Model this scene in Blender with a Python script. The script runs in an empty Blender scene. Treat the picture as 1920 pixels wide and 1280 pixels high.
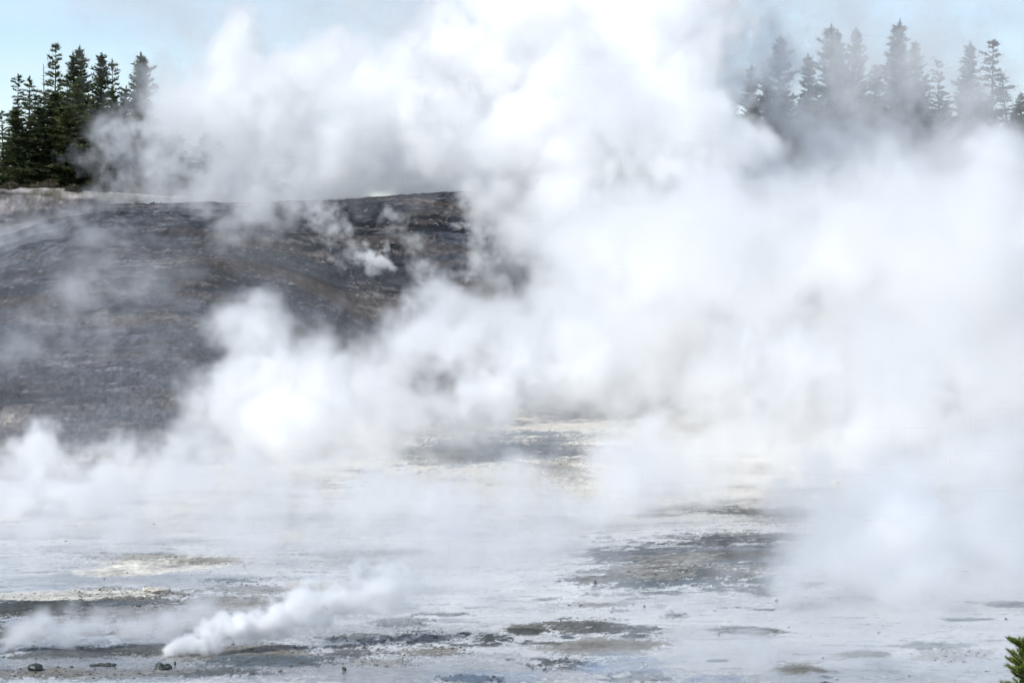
import bpy, math, numpy as np
from math import radians as R
S = bpy.context.scene
COL = S.collection
rng = np.random.default_rng(11)

# ------------------------------------------------------------------ camera
CAM_H = 14.0; FPX = 960 / math.tan(R(10)); PITCH = R(2.0)
cam = bpy.data.cameras.new('camera'); cam_o = bpy.data.objects.new('camera', cam); COL.objects.link(cam_o)
cam_o.location = (0, 0, CAM_H); cam_o.rotation_euler = (R(90) - PITCH, 0, 0)
cam.sensor_width = 36; cam.angle = R(20); cam.clip_start = .5; cam.clip_end = 12000
S.camera = cam_o

def at(px, py, D):
    """the point seen at photograph pixel (px, py) at forward distance D"""
    u = (px - 960) / FPX; v = -(py - 640) / FPX
    dy = math.cos(PITCH) + v * math.sin(PITCH); dz = -math.sin(PITCH) + v * math.cos(PITCH)
    return np.array([u / dy * D, D, CAM_H + dz / dy * D])
def at_ground(px, py, z=0.0):
    v = -(py - 640) / FPX
    dy = math.cos(PITCH) + v * math.sin(PITCH); dz = -math.sin(PITCH) + v * math.cos(PITCH)
    return at(px, py, (z - CAM_H) / (dz / dy))

def at_flat(px, py):
    z = 0.0
    for _ in range(6):
        p = at_ground(px, py, z); z = .012 * min(max(p[1] - 90, 0), 120)
    return p
# ------------------------------------------------------------------ sky, sun, exposure
SUN_EL, SUN_AZ = 48, -122          # azimuth from the view direction (+Y), negative = to the left
w = bpy.data.worlds.new('World'); S.world = w; w.use_nodes = True
nt = w.node_tree; bg = nt.nodes['Background']
sky = nt.nodes.new('ShaderNodeTexSky'); sky.sky_type = 'NISHITA'; sky.sun_disc = False
sky.sun_elevation = R(SUN_EL); sky.sun_rotation = R(SUN_AZ)
sky.altitude = 2300; sky.air_density = 1.0; sky.dust_density = 0.15; sky.ozone_density = 1.0
# thin high cirrus
tc = nt.nodes.new('ShaderNodeTexCoord'); mp = nt.nodes.new('ShaderNodeMapping'); mp.inputs['Scale'].default_value = (3.0, 3.0, 26.0)
nz = nt.nodes.new('ShaderNodeTexNoise'); nz.inputs['Scale'].default_value = 1.6; nz.inputs['Detail'].default_value = 7; nz.inputs['Distortion'].default_value = .6
cr = nt.nodes.new('ShaderNodeMapRange'); cr.inputs['From Min'].default_value = .42; cr.inputs['From Max'].default_value = .72; cr.inputs['To Max'].default_value = .5
mx = nt.nodes.new('ShaderNodeMix'); mx.data_type = 'RGBA'; mx.inputs['B'].default_value = (5.6, 6.1, 6.7, 1)
nt.links.new(tc.outputs['Generated'], mp.inputs[0]); nt.links.new(mp.outputs[0], nz.inputs['Vector'])
nt.links.new(nz.outputs['Fac'], cr.inputs['Value']); nt.links.new(cr.outputs[0], mx.inputs['Factor'])
tint = nt.nodes.new('ShaderNodeVectorMath'); tint.operation = 'MULTIPLY'; tint.inputs[1].default_value = (.965, .965, .985)
nt.links.new(sky.outputs[0], tint.inputs[0]); nt.links.new(tint.outputs[0], mx.inputs['A']); nt.links.new(mx.outputs['Result'], bg.inputs[0])
bg.inputs[1].default_value = .13
sun = bpy.data.lights.new('sun', 'SUN'); sun.energy = 4.3; sun.angle = R(.53); sun.color = (1, .985, .93)
sun_o = bpy.data.objects.new('sun', sun); COL.objects.link(sun_o)
az = R(SUN_AZ); el = R(SUN_EL)
from mathutils import Vector, Matrix
to_sun = Vector((math.sin(az) * math.cos(el), math.cos(az) * math.cos(el), math.sin(el)))
sun_o.rotation_euler = to_sun.to_track_quat('Z', 'Y').to_euler(); sun_o.location = (0, 0, 80)
S.view_settings.view_transform = 'Standard'; S.view_settings.look = 'None'
S.view_settings.exposure = 0.22; S.view_settings.gamma = 1; S.view_settings.use_curve_mapping = False
cy = S.cycles
cy.max_bounces = 22; cy.volume_bounces = 20; cy.diffuse_bounces = 3; cy.volume_step_rate = 2.0; cy.volume_max_steps = 512
cy.use_adaptive_sampling = True; cy.adaptive_threshold = .04
cy.use_denoising = True

# ------------------------------------------------------------------ helpers
def tag(o, label=None, cat=None, group=None, kind=None):
    for k, v in (('label', label), ('category', cat), ('group', group), ('kind', kind)):
        if v: o[k] = v
    return o
def mesh_np(name, co, tris, mats=(), smooth=False, mi=None):
    me = bpy.data.meshes.new(name); co = np.asarray(co, np.float32); tris = np.asarray(tris, np.int32)
    n = tris.shape[1]
    me.vertices.add(len(co)); me.vertices.foreach_set('co', co.ravel())
    me.loops.add(tris.size); me.loops.foreach_set('vertex_index', tris.ravel())
    me.polygons.add(len(tris)); me.polygons.foreach_set('loop_start', np.arange(0, tris.size, n, dtype=np.int32))
    me.polygons.foreach_set('loop_total', np.full(len(tris), n, np.int32))
    for m in mats: me.materials.append(m)
    if mi is not None: me.polygons.foreach_set('material_index', np.asarray(mi, np.int32))
    if smooth: me.polygons.foreach_set('use_smooth', np.ones(len(tris), bool))
    me.update(); return me
def link(name, data, parent=None, loc=None):
    o = bpy.data.objects.new(name, data); COL.objects.link(o)
    if parent is not None: o.parent = parent
    if loc is not None: o.location = loc
    return o

def sstep(a, b, x):
    t = np.clip((x - a) / (b - a), 0, 1); return t * t * (3 - 2 * t)
# periodic fractal noise tile
def tile2(n, beta, seed, kmin=2):
    g = np.random.default_rng(seed); f = np.fft.fftfreq(n) * n
    kx, ky = np.meshgrid(f, f, indexing='ij'); k = np.sqrt(kx * kx + ky * ky); k[0, 0] = 1
    F = np.fft.fft2(g.standard_normal((n, n))) * np.where(k < kmin, 0, k ** -beta)
    a = np.fft.ifft2(F).real; return ((a - a.mean()) / a.std()).astype(np.float32)
T_A = tile2(1024, 1.6, 1); T_B = tile2(1024, 1.15, 2, 8); T_C = tile2(1024, 1.9, 3)
def samp(T, x, y):
    n = T.shape[0]; x = np.mod(x, 1) * n; y = np.mod(y, 1) * n
    i = np.floor(x).astype(int); j = np.floor(y).astype(int); fx = x - i; fy = y - j
    i %= n; j %= n; i1 = (i + 1) % n; j1 = (j + 1) % n
    return (T[i, j] * (1 - fx) * (1 - fy) + T[i1, j] * fx * (1 - fy) + T[i, j1] * (1 - fx) * fy + T[i1, j1] * fx * fy)

# ------------------------------------------------------------------ terrain
def px_x(px, D): return (px - 960) / FPX * D
def z_of(py, D): return at(960, py, D)[2]
CREST = [(-400, 470), (0, 458), (60, 440), (130, 410), (240, 384), (400, 380), (500, 381), (590, 372), (750, 361), (880, 358), (1000, 372), (1150, 430), (1400, 520), (1700, 560), (2300, 580)]
CX = np.array([px_x(p, 250) for p, _ in CREST]); CZ = np.array([z_of(q, 250) for _, q in CREST])
RIDGE = [(-600, 330), (0, 343), (90, 351), (180, 361), (400, 371), (560, 375), (900, 380), (1300, 365), (1700, 330), (2200, 320)]
RX = np.array([px_x(p, 288) for p, _ in RIDGE]); RZ = np.array([z_of(q, 288) for _, q in RIDGE])
# low mounds on the flats: (px, py, rx m, ry m, height m)
MOUNDS = [(1330, 1078, 8.0, 9, .26), (1490, 1045, 7.0, 7, .22), (300, 1075, 6.5, 7, .16), (880, 870, 7.5, 9, .6), (1045, 900, 5.5, 8, .5),
          (575, 880, 3.2, 3.6, .55), (120, 1150, 6.0, 5, .15), (1115, 1222, 3.2, 3.2, .06), (985, 1181, 1.1, 1.4, .06), (470, 1232, 2.6, 3, .08),
          (1400, 1188, 1.2, 1.8, .08), (1625, 1233, 1.3, 1.6, .10), (1500, 1258, 1.2, 1.6, .10), (920, 1200, .8, 1.3, .08), (1450, 985, 8.0, 9, .2), (700, 985, 9, 10, .2)]
MG = [(at_flat(p, q + h * 16), a, b, h) for p, q, a, b, h in MOUNDS]
def height(x, y, fine=True):
    x = np.asarray(x, float); y = np.asarray(y, float)
    z = 12.0 * np.clip((75 - y) / 73, 0, 1) ** 1.15
    z = np.where(y < 2, 12.0, z)
    flat = sstep(70, 95, y)
    z = z + flat * (.012 * np.clip(y - 90, 0, 120))
    base = 198 + (3.5 * np.sin(x / 17 + 1) + 2 * np.sin(x / 7.3 + .5)) + .10 * np.clip(x + 10, -40, 60) - 18 * sstep(-10, -24, x)
    cy_ = 250 + 1.5 * np.sin(x / 13 + 2)
    cz = np.interp(x, CX, CZ); t = (y - base) / (cy_ - base)
    foot = .012 * np.clip(base - 90, 0, 120)
    tt = np.clip(t, 0, 1)
    prof = np.sin(tt ** 1.3 * math.pi / 2)
    z = np.where(t > 0, foot + (cz - foot) * prof, z)
    # behind the crest: shallow saddle, back ridge, forest plateau
    rz = np.interp(x, RX, RZ)
    b = sstep(0, 1, (y - 252) / 34)
    z = np.where(y > cy_, np.minimum(cz + (rz - cz) * b - 1.6 * np.sin(np.clip((y - 250) / 34, 0, 1) * math.pi), 1e9), z)
    far = sstep(288, 330, y)
    z = np.where(y > 286, rz * (1 - far) + far * (rz - 1.0 - 4.0 * sstep(400, 2500, y)), z)
    for (c, a, bb, h) in MG:
        d = ((x - c[0]) / a) ** 2 + ((y - c[1]) / bb) ** 2
        z = z + h * np.exp(-d * 1.6) * (1 + .10 * samp(T_A, x / 60, y / 40))
    if fine:
        hill = sstep(-.08, .12, t) * (1 - .5 * sstep(290, 330, y))
        big = samp(T_C, x / 170, y / 80) * .22 + samp(T_A, x / 120 + .3, y / 40) * .10
        ter = samp(T_B, x / 90, y / 34) * .035 + samp(T_B, x / 60 + .5, y / 26) * .02
        rill = -np.abs(samp(T_A, x / 70 + y / 90, y / 44)) * .05
        z = z + hill * (big + ter + rill)
        mid = sstep(128, 165, y) * (1 - sstep(-.05, .1, t))
        z = z + mid * (samp(T_A, x / 70, y / 34) * .07 + samp(T_B, x / 60, y / 26) * .015)
        z = z + flat * (samp(T_A, x / 90, y / 70 + .3) * .02 + samp(T_B, x / 50, y / 30) * .004)
    return z
def hill_t(x, y):
    base = 198 + (3.5 * np.sin(x / 17 + 1) + 2 * np.sin(x / 7.3 + .5)) + .10 * np.clip(x + 10, -40, 60) - 18 * sstep(-10, -24, x)
    return (y - base) / (250 - base)

# rows and columns of the one ground sheet
ys = list(np.linspace(-400, 60, 24)) + list(np.linspace(62, 88, 30))
y = 88.4
while y < 300:
    ys.append(y); y += .0021 * y if y < 195 else (.0015 * y if y < 258 else .004 * y)
while y < 9000: ys.append(y); y *= 1.06
ys = np.array(ys)
u = np.linspace(-1, 1, 921); uo = 1 + .02 * (1.28 ** np.arange(1, 28) - 1) / .28
u = np.concatenate([-uo[::-1], u, uo])
wy = np.maximum(ys, 85) * math.tan(R(12.2)); wy = np.where(ys > 700, 700 * math.tan(R(12.2)), wy)
GX = wy[:, None] * u[None, :]; GY = np.repeat(ys[:, None], len(u), 1)
GZ = height(GX, GY)
nr, nc = GX.shape
idx = np.arange(nr * nc).reshape(nr, nc)
quads = np.stack([idx[:-1, :-1], idx[:-1, 1:], idx[1:, 1:], idx[1:, :-1]], -1).reshape(-1, 4)

# ground colours: what the ground is made of, with some light and shade painted in
def ell(px, py, rx, ry):
    c = at_flat(px, py); l = at_flat(px, py + ry); r = at_flat(px, py - ry)
    return c[0], (l[1] + r[1]) / 2, rx * c[1] / FPX, abs(r[1] - l[1]) / 2
DKG = (.040, .046, .044); GRV = (.125, .115, .095); BLU = (.09, .13, .19); CRM = (.47, .45, .40); OLV = (.062, .060, .048); SLT_SHADE = (.06, .08, .095); TAN = (.40, .365, .31); GRY = (.19, .185, .17)
PATCH = [  # px, py, rx, ry (photo pixels), colour, strength, speckle
 (110, 832, 330, 52, (.13, .12, .115), .95, .3), (330, 855, 120, 16, (.10, .095, .09), .8, .6), (60, 905, 200, 22, (.30, .28, .26), .7, .4),
 (260, 1235, 420, 40, (.13, .135, .14), .85, .3), (820, 1256, 440, 36, (.14, .15, .165), .85, .3), (720, 1192, 280, 18, (.17, .18, .18), .7, .5), (150, 1150, 330, 30, (.16, .155, .145), .8, .4), (480, 1140, 200, 20, (.28, .28, .27), .6, .4),
 (985, 1180, 38, 8, GRV, 1, .3), (985, 1184, 40, 5, DKG, .9, .3), (1080, 1170, 66, 12, OLV, .9, .7), (1140, 1174, 34, 8, DKG, .8, .8), (1205, 1181, 30, 7, DKG, .8, .8), (1190, 1193, 22, 3, DKG, .9, .5), (1060, 1158, 18, 3, DKG, .8, .8),
 (1115, 1214, 118, 16, GRY, .95, .25), (1150, 1212, 70, 9, GRV, .8, .4), (1040, 1246, 52, 9, DKG, .7, .9), (1155, 1250, 75, 18, BLU, .85, .4), (1190, 1268, 60, 9, SLT_SHADE, .7, .6), (920, 1266, 120, 14, BLU, .9, .3), (880, 1272, 60, 8, SLT_SHADE, .7, .6),
 (920, 1198, 36, 9, DKG, 1, .6), (885, 1210, 60, 4, DKG, .8, .8), (790, 1198, 60, 12, DKG, .75, .95), (805, 1222, 62, 9, GRV, .85, .8), (680, 1196, 60, 7, DKG, .7, .95), (660, 1222, 60, 12, DKG, .85, .8), (720, 1242, 60, 8, GRY, .7, .8), (1060, 1240, 30, 4, DKG, .8, .8),
 (955, 1196, 12, 3, DKG, .9, .3), (1010, 1206, 40, 3, DKG, .7, .6), (1063, 1195, 12, 4, SLT_SHADE, .9, .2), (990, 1201, 14, 3, DKG, .8, .3), (870, 1188, 14, 2.5, DKG, .9, .2), (955, 1237, 14, 3, DKG, .7, .3),
 (1130, 1135, 52, 5, GRY, .75, .7), (1235, 1139, 20, 4, GRY, .7, .5), (1155, 1145, 24, 3, GRV, .6, .6), (1190, 1126, 30, 2.5, DKG, .6, .6), (1263, 1154, 26, 5, DKG, .7, .8), (830, 1151, 40, 3, SLT_SHADE, .7, .6), (740, 1165, 44, 7, DKG, .6, .9), (1020, 1124, 26, 2.5, SLT_SHADE, .6, .5),
 (1400, 1184, 52, 7, OLV, 1, .4), (1440, 1184, 28, 2.5, DKG, .9, .3), (1620, 1229, 48, 8, GRV, .95, .25), (1500, 1252, 44, 11, GRY, .95, .25), (1510, 1258, 48, 5, GRV, .8, .3), (1815, 1160, 56, 4, SLT_SHADE, .8, .2), (1890, 1131, 34, 5, SLT_SHADE, .7, .2), (1790, 1228, 56, 10, GRY, .6, .95), (1760, 1210, 60, 5, SLT_SHADE, .6, .5),
 (1436, 1114, 30, 6, DKG, .9, .8), (1380, 1141, 28, 1.5, OLV, .9, .4), (1440, 1145, 34, 2, OLV, .9, .5), (1480, 1097, 16, 3, SLT_SHADE, .6, .4), (1548, 1279, 12, 4, DKG, 1, .1), (1345, 1237, 26, 3, SLT_SHADE, .9, .4), (1548, 1268, 10, 1.5, SLT_SHADE, .9, .2), (1330, 1273, 50, 6, BLU, .6, .4),
 (1330, 1052, 250, 46, (.10, .11, .12), .97, .1), (1180, 1082, 100, 10, SLT_SHADE, .8, .6), (1320, 1088, 150, 8, SLT_SHADE, .9, .9), (1400, 1058, 110, 5, SLT_SHADE, .8, .7), (1220, 1060, 80, 10, GRY, .9, .3), (1340, 1012, 95, 10, DKG, 1, .4), (1420, 1022, 30, 5, DKG, .95, .3), (1360, 1042, 70, 8, OLV, .95, .4), (1510, 1034, 42, 16, GRV, .95, .3), (1300, 1075, 60, 12, DKG, .95, .8), (1200, 1078, 90, 14, GRY, .8, .5), (1240, 1092, 110, 7, SLT_SHADE, .85, .6), (1370, 1084, 45, 6, OLV, .9, .9), (1290, 1052, 40, 8, GRY, .8, .5), (1440, 1000, 120, 7, DKG, .7, .5), (1420, 1070, 70, 8, GRY, .7, .7), (1250, 1042, 60, 9, GRY, .6, .5),
 (1450, 968, 130, 24, GRV, .6, .5), (1440, 965, 90, 12, DKG, .8, .7),
 (150, 1130, 190, 15, SLT_SHADE, .95, .75), (60, 1150, 110, 22, DKG, .95, .6), (30, 1180, 70, 26, OLV, .95, .6), (250, 1118, 110, 12, GRV, .8, .7), (110, 1225, 120, 9, DKG, .8, .7), (260, 1216, 110, 9, DKG, .8, .85), (470, 1224, 105, 15, GRV, .9, .7), (520, 1243, 105, 8, SLT_SHADE, .9, .6), (400, 1262, 120, 6, DKG, .7, .7), (200, 1262, 120, 8, GRY, .7, .7), (60, 1262, 80, 10, GRV, .7, .7),
 (300, 1062, 130, 17, CRM, 1, .25), (250, 1078, 120, 9, CRM, .9, .2), (385, 1055, 55, 7, GRV, .85, .85), (250, 1044, 90, 6, GRV, .6, .7), (120, 1118, 130, 8, CRM, .8, .3), (290, 1108, 30, 3, CRM, .9, .2), (480, 1108, 90, 9, GRV, .5, .6), (600, 1100, 60, 9, TAN, .6, .3), (440, 1094, 60, 5, SLT_SHADE, .6, .8), (460, 1130, 120, 12, GRY, .5, .4),
 (700, 1040, 90, 8, GRY, .6, .6), (700, 1078, 30, 10, GRY, .6, .7), (800, 1108, 80, 7, GRY, .35, .5), (560, 1010, 90, 8, TAN, .5, .4), (760, 1036, 50, 6, GRV, .6, .7), (620, 975, 160, 9, SLT_SHADE, .4, .4),

 (575, 866, 34, 11, SLT_SHADE, .95, .4), (580, 880, 18, 6, OLV, .8, .5), (575, 905, 26, 8, CRM, .6, .8), (910, 850, 170, 48, (.13, .15, .18), .85, .3), (880, 838, 100, 30, SLT_SHADE, .9, .6), (790, 812, 40, 16, GRV, .8, .8), (900, 870, 60, 18, SLT_SHADE, .85, .7), (820, 868, 60, 16, GRV, .8, .9), (1030, 835, 60, 24, SLT_SHADE, .7, .8), (1045, 890, 60, 26, GRV, .7, .8), (945, 900, 60, 14, CRM, .7, .4), (985, 940, 60, 9, CRM, .6, .4), (450, 930, 90, 14, TAN, .55, .5), (560, 905, 50, 8, GRV, .6, .6), (720, 870, 14, 7, SLT_SHADE, .8, .2),  # terrace rows mix rubble colour with its dark blue shadow
]
X_, Y_ = GX.ravel(), GY.ravel()
t_ = hill_t(X_, Y_)
n1 = samp(T_A, X_ / 48, Y_ / 30); n2 = samp(T_B, X_ / 30, Y_ / 24); n3 = samp(T_C, X_ / 120, Y_ / 60 + .5); n4 = samp(T_B, X_ / 11 + .3, Y_ / 22)
spk = samp(T_B, X_ / 7, Y_ / 18 + .7)
rng2 = np.random.default_rng(3); grain = rng2.standard_normal((nr, nc)); grain = ((grain + np.roll(grain, 1, 1) + np.roll(grain, 2, 1)) / 1.73).ravel()
def rgb(c): return np.array(c, float)[None, :]
flatc = rgb((.41, .415, .415)) + .035 * n3[:, None] + .03 * n1[:, None] * rgb((1, .95, .85))
mid = sstep(120, 165, Y_)[:, None]
flatc = flatc * (1 - mid) + (rgb((.54, .505, .44)) + .05 * n1[:, None]) * mid
streak = sstep(1.0, 1.9, samp(T_A, X_ / 70 + .2, Y_ / 12) + .5 * n3)[:, None]
flatc = flatc * (1 - .40 * streak) + rgb((.30, .32, .32)) * .40 * streak
st2 = sstep(1.1, 2.0, samp(T_B, X_ / 80, Y_ / 12 + .3) + .4 * n1)[:, None]
flatc = flatc * (1 - .55 * st2)
crack = (1 - sstep(.0, .06, np.abs(samp(T_A, X_ / 95 + .4, Y_ / 30 + .1))))[:, None] * sstep(-.3, .6, n3)[:, None]
flatc = flatc * (1 - .6 * crack)
silt = sstep(.55, 1.5, samp(T_A, X_ / 60 + .7, Y_ / 34 + .2) + .35 * n2) * (1 - sstep(120, 150, Y_))
flatc = flatc * (1 - .55 * silt[:, None]) + rgb((.16, .175, .18)) * .55 * silt[:, None]
wet = np.clip(1 - .8 * mid[:, 0], 0, 1)
for (px, py, rx, ry, c, s, sp) in PATCH:
    if px > 1080 and 990 < py < 1096: py += 12
    cx, cyy, a, b = ell(px, py, rx, ry)
    m = (np.abs(X_ - cx) < a * 1.8) & (np.abs(Y_ - cyy) < b * 1.8)
    if not m.any(): continue
    d = np.sqrt(((X_[m] - cx) / a) ** 2 + ((Y_[m] - cyy) / b) ** 2)
    e = 1.18 - d + .20 * n1[m] + (.10 + .20 * sp) * n2[m] + .30 * sp * spk[m]
    f = s * sstep(0, .25 + .1 * (1 - sp), e)
    f = f * (1 - sp * .30 * sstep(-.1, 1.2, n4[m] + .6 * spk[m]))
    flatc[m] = flatc[m] * (1 - f[:, None]) + rgb(c) * (1 + .22 * n2[m] + .12 * grain[m])[:, None] * f[:, None]
    wet[m] *= (1 - .75 * f * (0 if (c == BLU or (rx > 150 and py > 1150)) else 1))
chn = (1 - sstep(.02, .10, np.abs(samp(T_A, X_ / 80 + .15, Y_ / 42 + .6)))) * np.exp(-(((X_ - MG[0][0][0]) / 12) ** 2 + ((Y_ - MG[0][0][1]) / 22) ** 2))
flatc = flatc * (1 - .8 * chn[:, None]) + rgb((.52, .53, .52)) * .8 * chn[:, None]
# hill
hb = samp(T_A, X_ / 60, Y_ / 26 + .4); hs = samp(T_B, X_ / 90 + .2, Y_ / 16)
hc = rgb((.070, .078, .096)) * (1 + .30 * n3 + .22 * hb + .18 * hs)[:, None]
dark = sstep(.1, 1.3, hb + .8 * samp(T_C, X_ / 150 + .35, Y_ / 55))[:, None]
hc = hc * (1 - .72 * dark * rgb((1.04, 1.0, .94)))
for (px, py, D, rx, ry, c, s) in [(720, 470, 236, 190, 45, (.022, .027, .034), .9), (900, 465, 236, 90, 20, (.022, .03, .045), .8), (700, 590, 220, 70, 40, (.03, .03, .032), .75), (380, 660, 214, 60, 50, (.025, .025, .028), .85), (330, 720, 210, 50, 30, (.045, .032, .025), .8),  # dark mid-hill rows blend darker ground with the steam's shadow
      (820, 420, 243, 90, 12, (.12, .085, .06), .7), (860, 422, 243, 30, 6, (.32, .24, .16), .8), (60, 365, 270, 190, 14, (.42, .36, .31), .8), (60, 420, 252, 110, 10, (.36, .31, .28), .6), (130, 710, 210, 90, 14, (.05, .05, .055), .7), (100, 740, 207, 120, 14, (.07, .06, .06), .6), (250, 760, 205, 130, 12, (.13, .105, .088), .6), (250, 600, 218, 90, 20, (.17, .16, .155), .5), (640, 420, 243, 120, 26, (.04, .05, .062), .7), (560, 470, 236, 60, 40, (.05, .058, .07), .7), (250, 450, 240, 80, 26, (.05, .056, .07), .6), (470, 545, 226, 120, 22, (.10, .085, .08), .5), (920, 470, 236, 60, 6, (.30, .32, .34), .7)]:  # pale left ridge rows put its sunlit top edge into the colour
    cx = px_x(px, D); a = rx * D / FPX; b = ry * D / FPX * 2.6
    d = np.sqrt(((X_ - cx) / a) ** 2 + ((Y_ - D) / b) ** 2)
    f = (s * sstep(0, .5, 1.1 - d + .25 * hb + .15 * hs))[:, None]
    hc = hc * (1 - f) + rgb(c) * (1 + .3 * hs + .2 * hb)[:, None] * f
cen = (np.exp(-(((X_ + 9) / 15) ** 2 + ((Y_ - 234) / 20) ** 2)))[:, None]; hc = hc * (1 - .5 * cen * rgb((1.05, 1.0, .88)))  # deepens the mid-hill band, ground tone and steam shadow together
brn = sstep(.4, 1.4, samp(T_A, X_ / 110 + .6, Y_ / 30 + .3))[:, None]; hc = hc * (1 - .45 * brn) + rgb((.10, .078, .062)) * .45 * brn
pale = sstep(1.1, 2.2, hs + .7 * hb)[:, None]
hc = hc * (1 - .28 * pale) + rgb((.34, .30, .28)) * .28 * pale
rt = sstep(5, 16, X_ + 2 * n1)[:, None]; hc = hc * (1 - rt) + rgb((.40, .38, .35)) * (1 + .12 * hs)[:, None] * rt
hc = hc * (1 + .26 * grain)[:, None]
rd = (sstep(255, 262, Y_) * (1 - sstep(-26, -8, X_)))[:, None] * .85; hc = hc * (1 - rd) + (rgb((.115, .11, .115)) * (1 + .3 * hs + .2 * hb)[:, None] + rgb((.26, .23, .20)) * sstep(275, 285, Y_ + 2 * hb)[:, None]) * (1 + .15 * hs + .15 * hb)[:, None] * rd  # paler rim paints sun grazing the ridge top
k = sstep(-.16, .16, t_ + .07 * n1 + .06 * hs + .05 * n3)[:, None]
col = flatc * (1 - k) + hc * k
wood = sstep(284, 296, Y_ + 6 * n1)[:, None]
col = col * (1 - wood) + rgb((.10, .095, .06)) * (1 + .3 * n2)[:, None] * wood
near = (1 - sstep(66, 84, Y_))[:, None]
col = col * (1 - near) + rgb((.16, .15, .09)) * (1 + .3 * n1)[:, None] * near
col = np.clip(col, .012, .8); wet = wet * (1 - k[:, 0]) * (1 - near[:, 0])
gm = mesh_np('ground', np.stack([X_, Y_, GZ.ravel()], 1), quads, smooth=True)
ca = gm.attributes.new('tint', 'FLOAT_COLOR', 'POINT'); ca.data.foreach_set('color', np.concatenate([col, np.ones((len(col), 1))], 1).astype(np.float32).ravel())
wa = gm.attributes.new('wet', 'FLOAT', 'POINT'); wa.data.foreach_set('value', wet.astype(np.float32))
ka = gm.attributes.new('rough_land', 'FLOAT', 'POINT'); ka.data.foreach_set('value', np.clip(k[:, 0], 0, 1).astype(np.float32))

def new_mat(name):
    m = bpy.data.materials.new(name); m.use_nodes = True; return m, m.node_tree, m.node_tree.nodes['Principled BSDF']
def ground_material():
    m, t, b = new_mat('sinter_and_hill'); N = t.nodes.new; L = t.links.new
    A = N('ShaderNodeAttribute'); A.attribute_name = 'tint'; W = N('ShaderNodeAttribute'); W.attribute_name = 'wet'; K = N('ShaderNodeAttribute'); K.attribute_name = 'rough_land'
    geo = N('ShaderNodeNewGeometry'); mp = N('ShaderNodeMapping'); mp.inputs['Scale'].default_value = (1.6, .8, 1.6); L(geo.outputs['Position'], mp.inputs[0])
    n = N('ShaderNodeTexNoise'); n.inputs['Scale'].default_value = 2.2; n.inputs['Detail'].default_value = 8; n.inputs['Roughness'].default_value = .72; L(mp.outputs[0], n.inputs['Vector'])
    n2 = N('ShaderNodeTexNoise'); n2.inputs['Scale'].default_value = 9; n2.inputs['Detail'].default_value = 5; L(mp.outputs[0], n2.inputs['Vector'])
    r = N('ShaderNodeMapRange'); r.inputs['From Min'].default_value = .3; r.inputs['From Max'].default_value = .7; r.inputs['To Min'].default_value = .72; r.inputs['To Max'].default_value = 1.25; L(n.outputs['Fac'], r.inputs[0])
    r2 = N('ShaderNodeMapRange'); r2.inputs['To Min'].default_value = .12; r2.inputs['To Max'].default_value = 1.0; L(K.outputs['Fac'], r2.inputs[0])
    mixf = N('ShaderNodeMix'); mixf.data_type = 'FLOAT'; mixf.inputs['A'].default_value = 1; L(r2.outputs[0], mixf.inputs['Factor']); L(r.outputs[0], mixf.inputs['B'])
    mul = N('ShaderNodeVectorMath'); mul.operation = 'SCALE'; L(A.outputs['Color'], mul.inputs[0]); L(mixf.outputs[0], mul.inputs['Scale'])
    L(mul.outputs[0], b.inputs['Base Color'])
    ro = N('ShaderNodeMapRange'); ro.inputs['To Min'].default_value = .9; ro.inputs['To Max'].default_value = .2; L(W.outputs['Fac'], ro.inputs[0]); L(ro.outputs[0], b.inputs['Roughness'])
    sp = N('ShaderNodeMapRange'); sp.inputs['To Min'].default_value = .15; sp.inputs['To Max'].default_value = .42; L(W.outputs['Fac'], sp.inputs[0]); L(sp.outputs[0], b.inputs['Specular IOR Level'])
    bs = N('ShaderNodeMapRange'); bs.inputs['To Min'].default_value = .06; bs.inputs['To Max'].default_value = 1.0; L(K.outputs['Fac'], bs.inputs[0])
    ad = N('ShaderNodeMath'); ad.operation = 'ADD'; L(n.outputs['Fac'], ad.inputs[0]); L(n2.outputs['Fac'], ad.inputs[1])
    bu = N('ShaderNodeBump'); bu.inputs['Distance'].default_value = .22; L(bs.outputs[0], bu.inputs['Strength']); L(ad.outputs[0], bu.inputs['Height']); L(bu.outputs[0], b.inputs['Normal'])
    return m
gm.materials.append(ground_material())
ground = link('ground', gm); tag(ground, 'pale wet sinter flats running back to a dark bare hillside', kind='structure')

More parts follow.
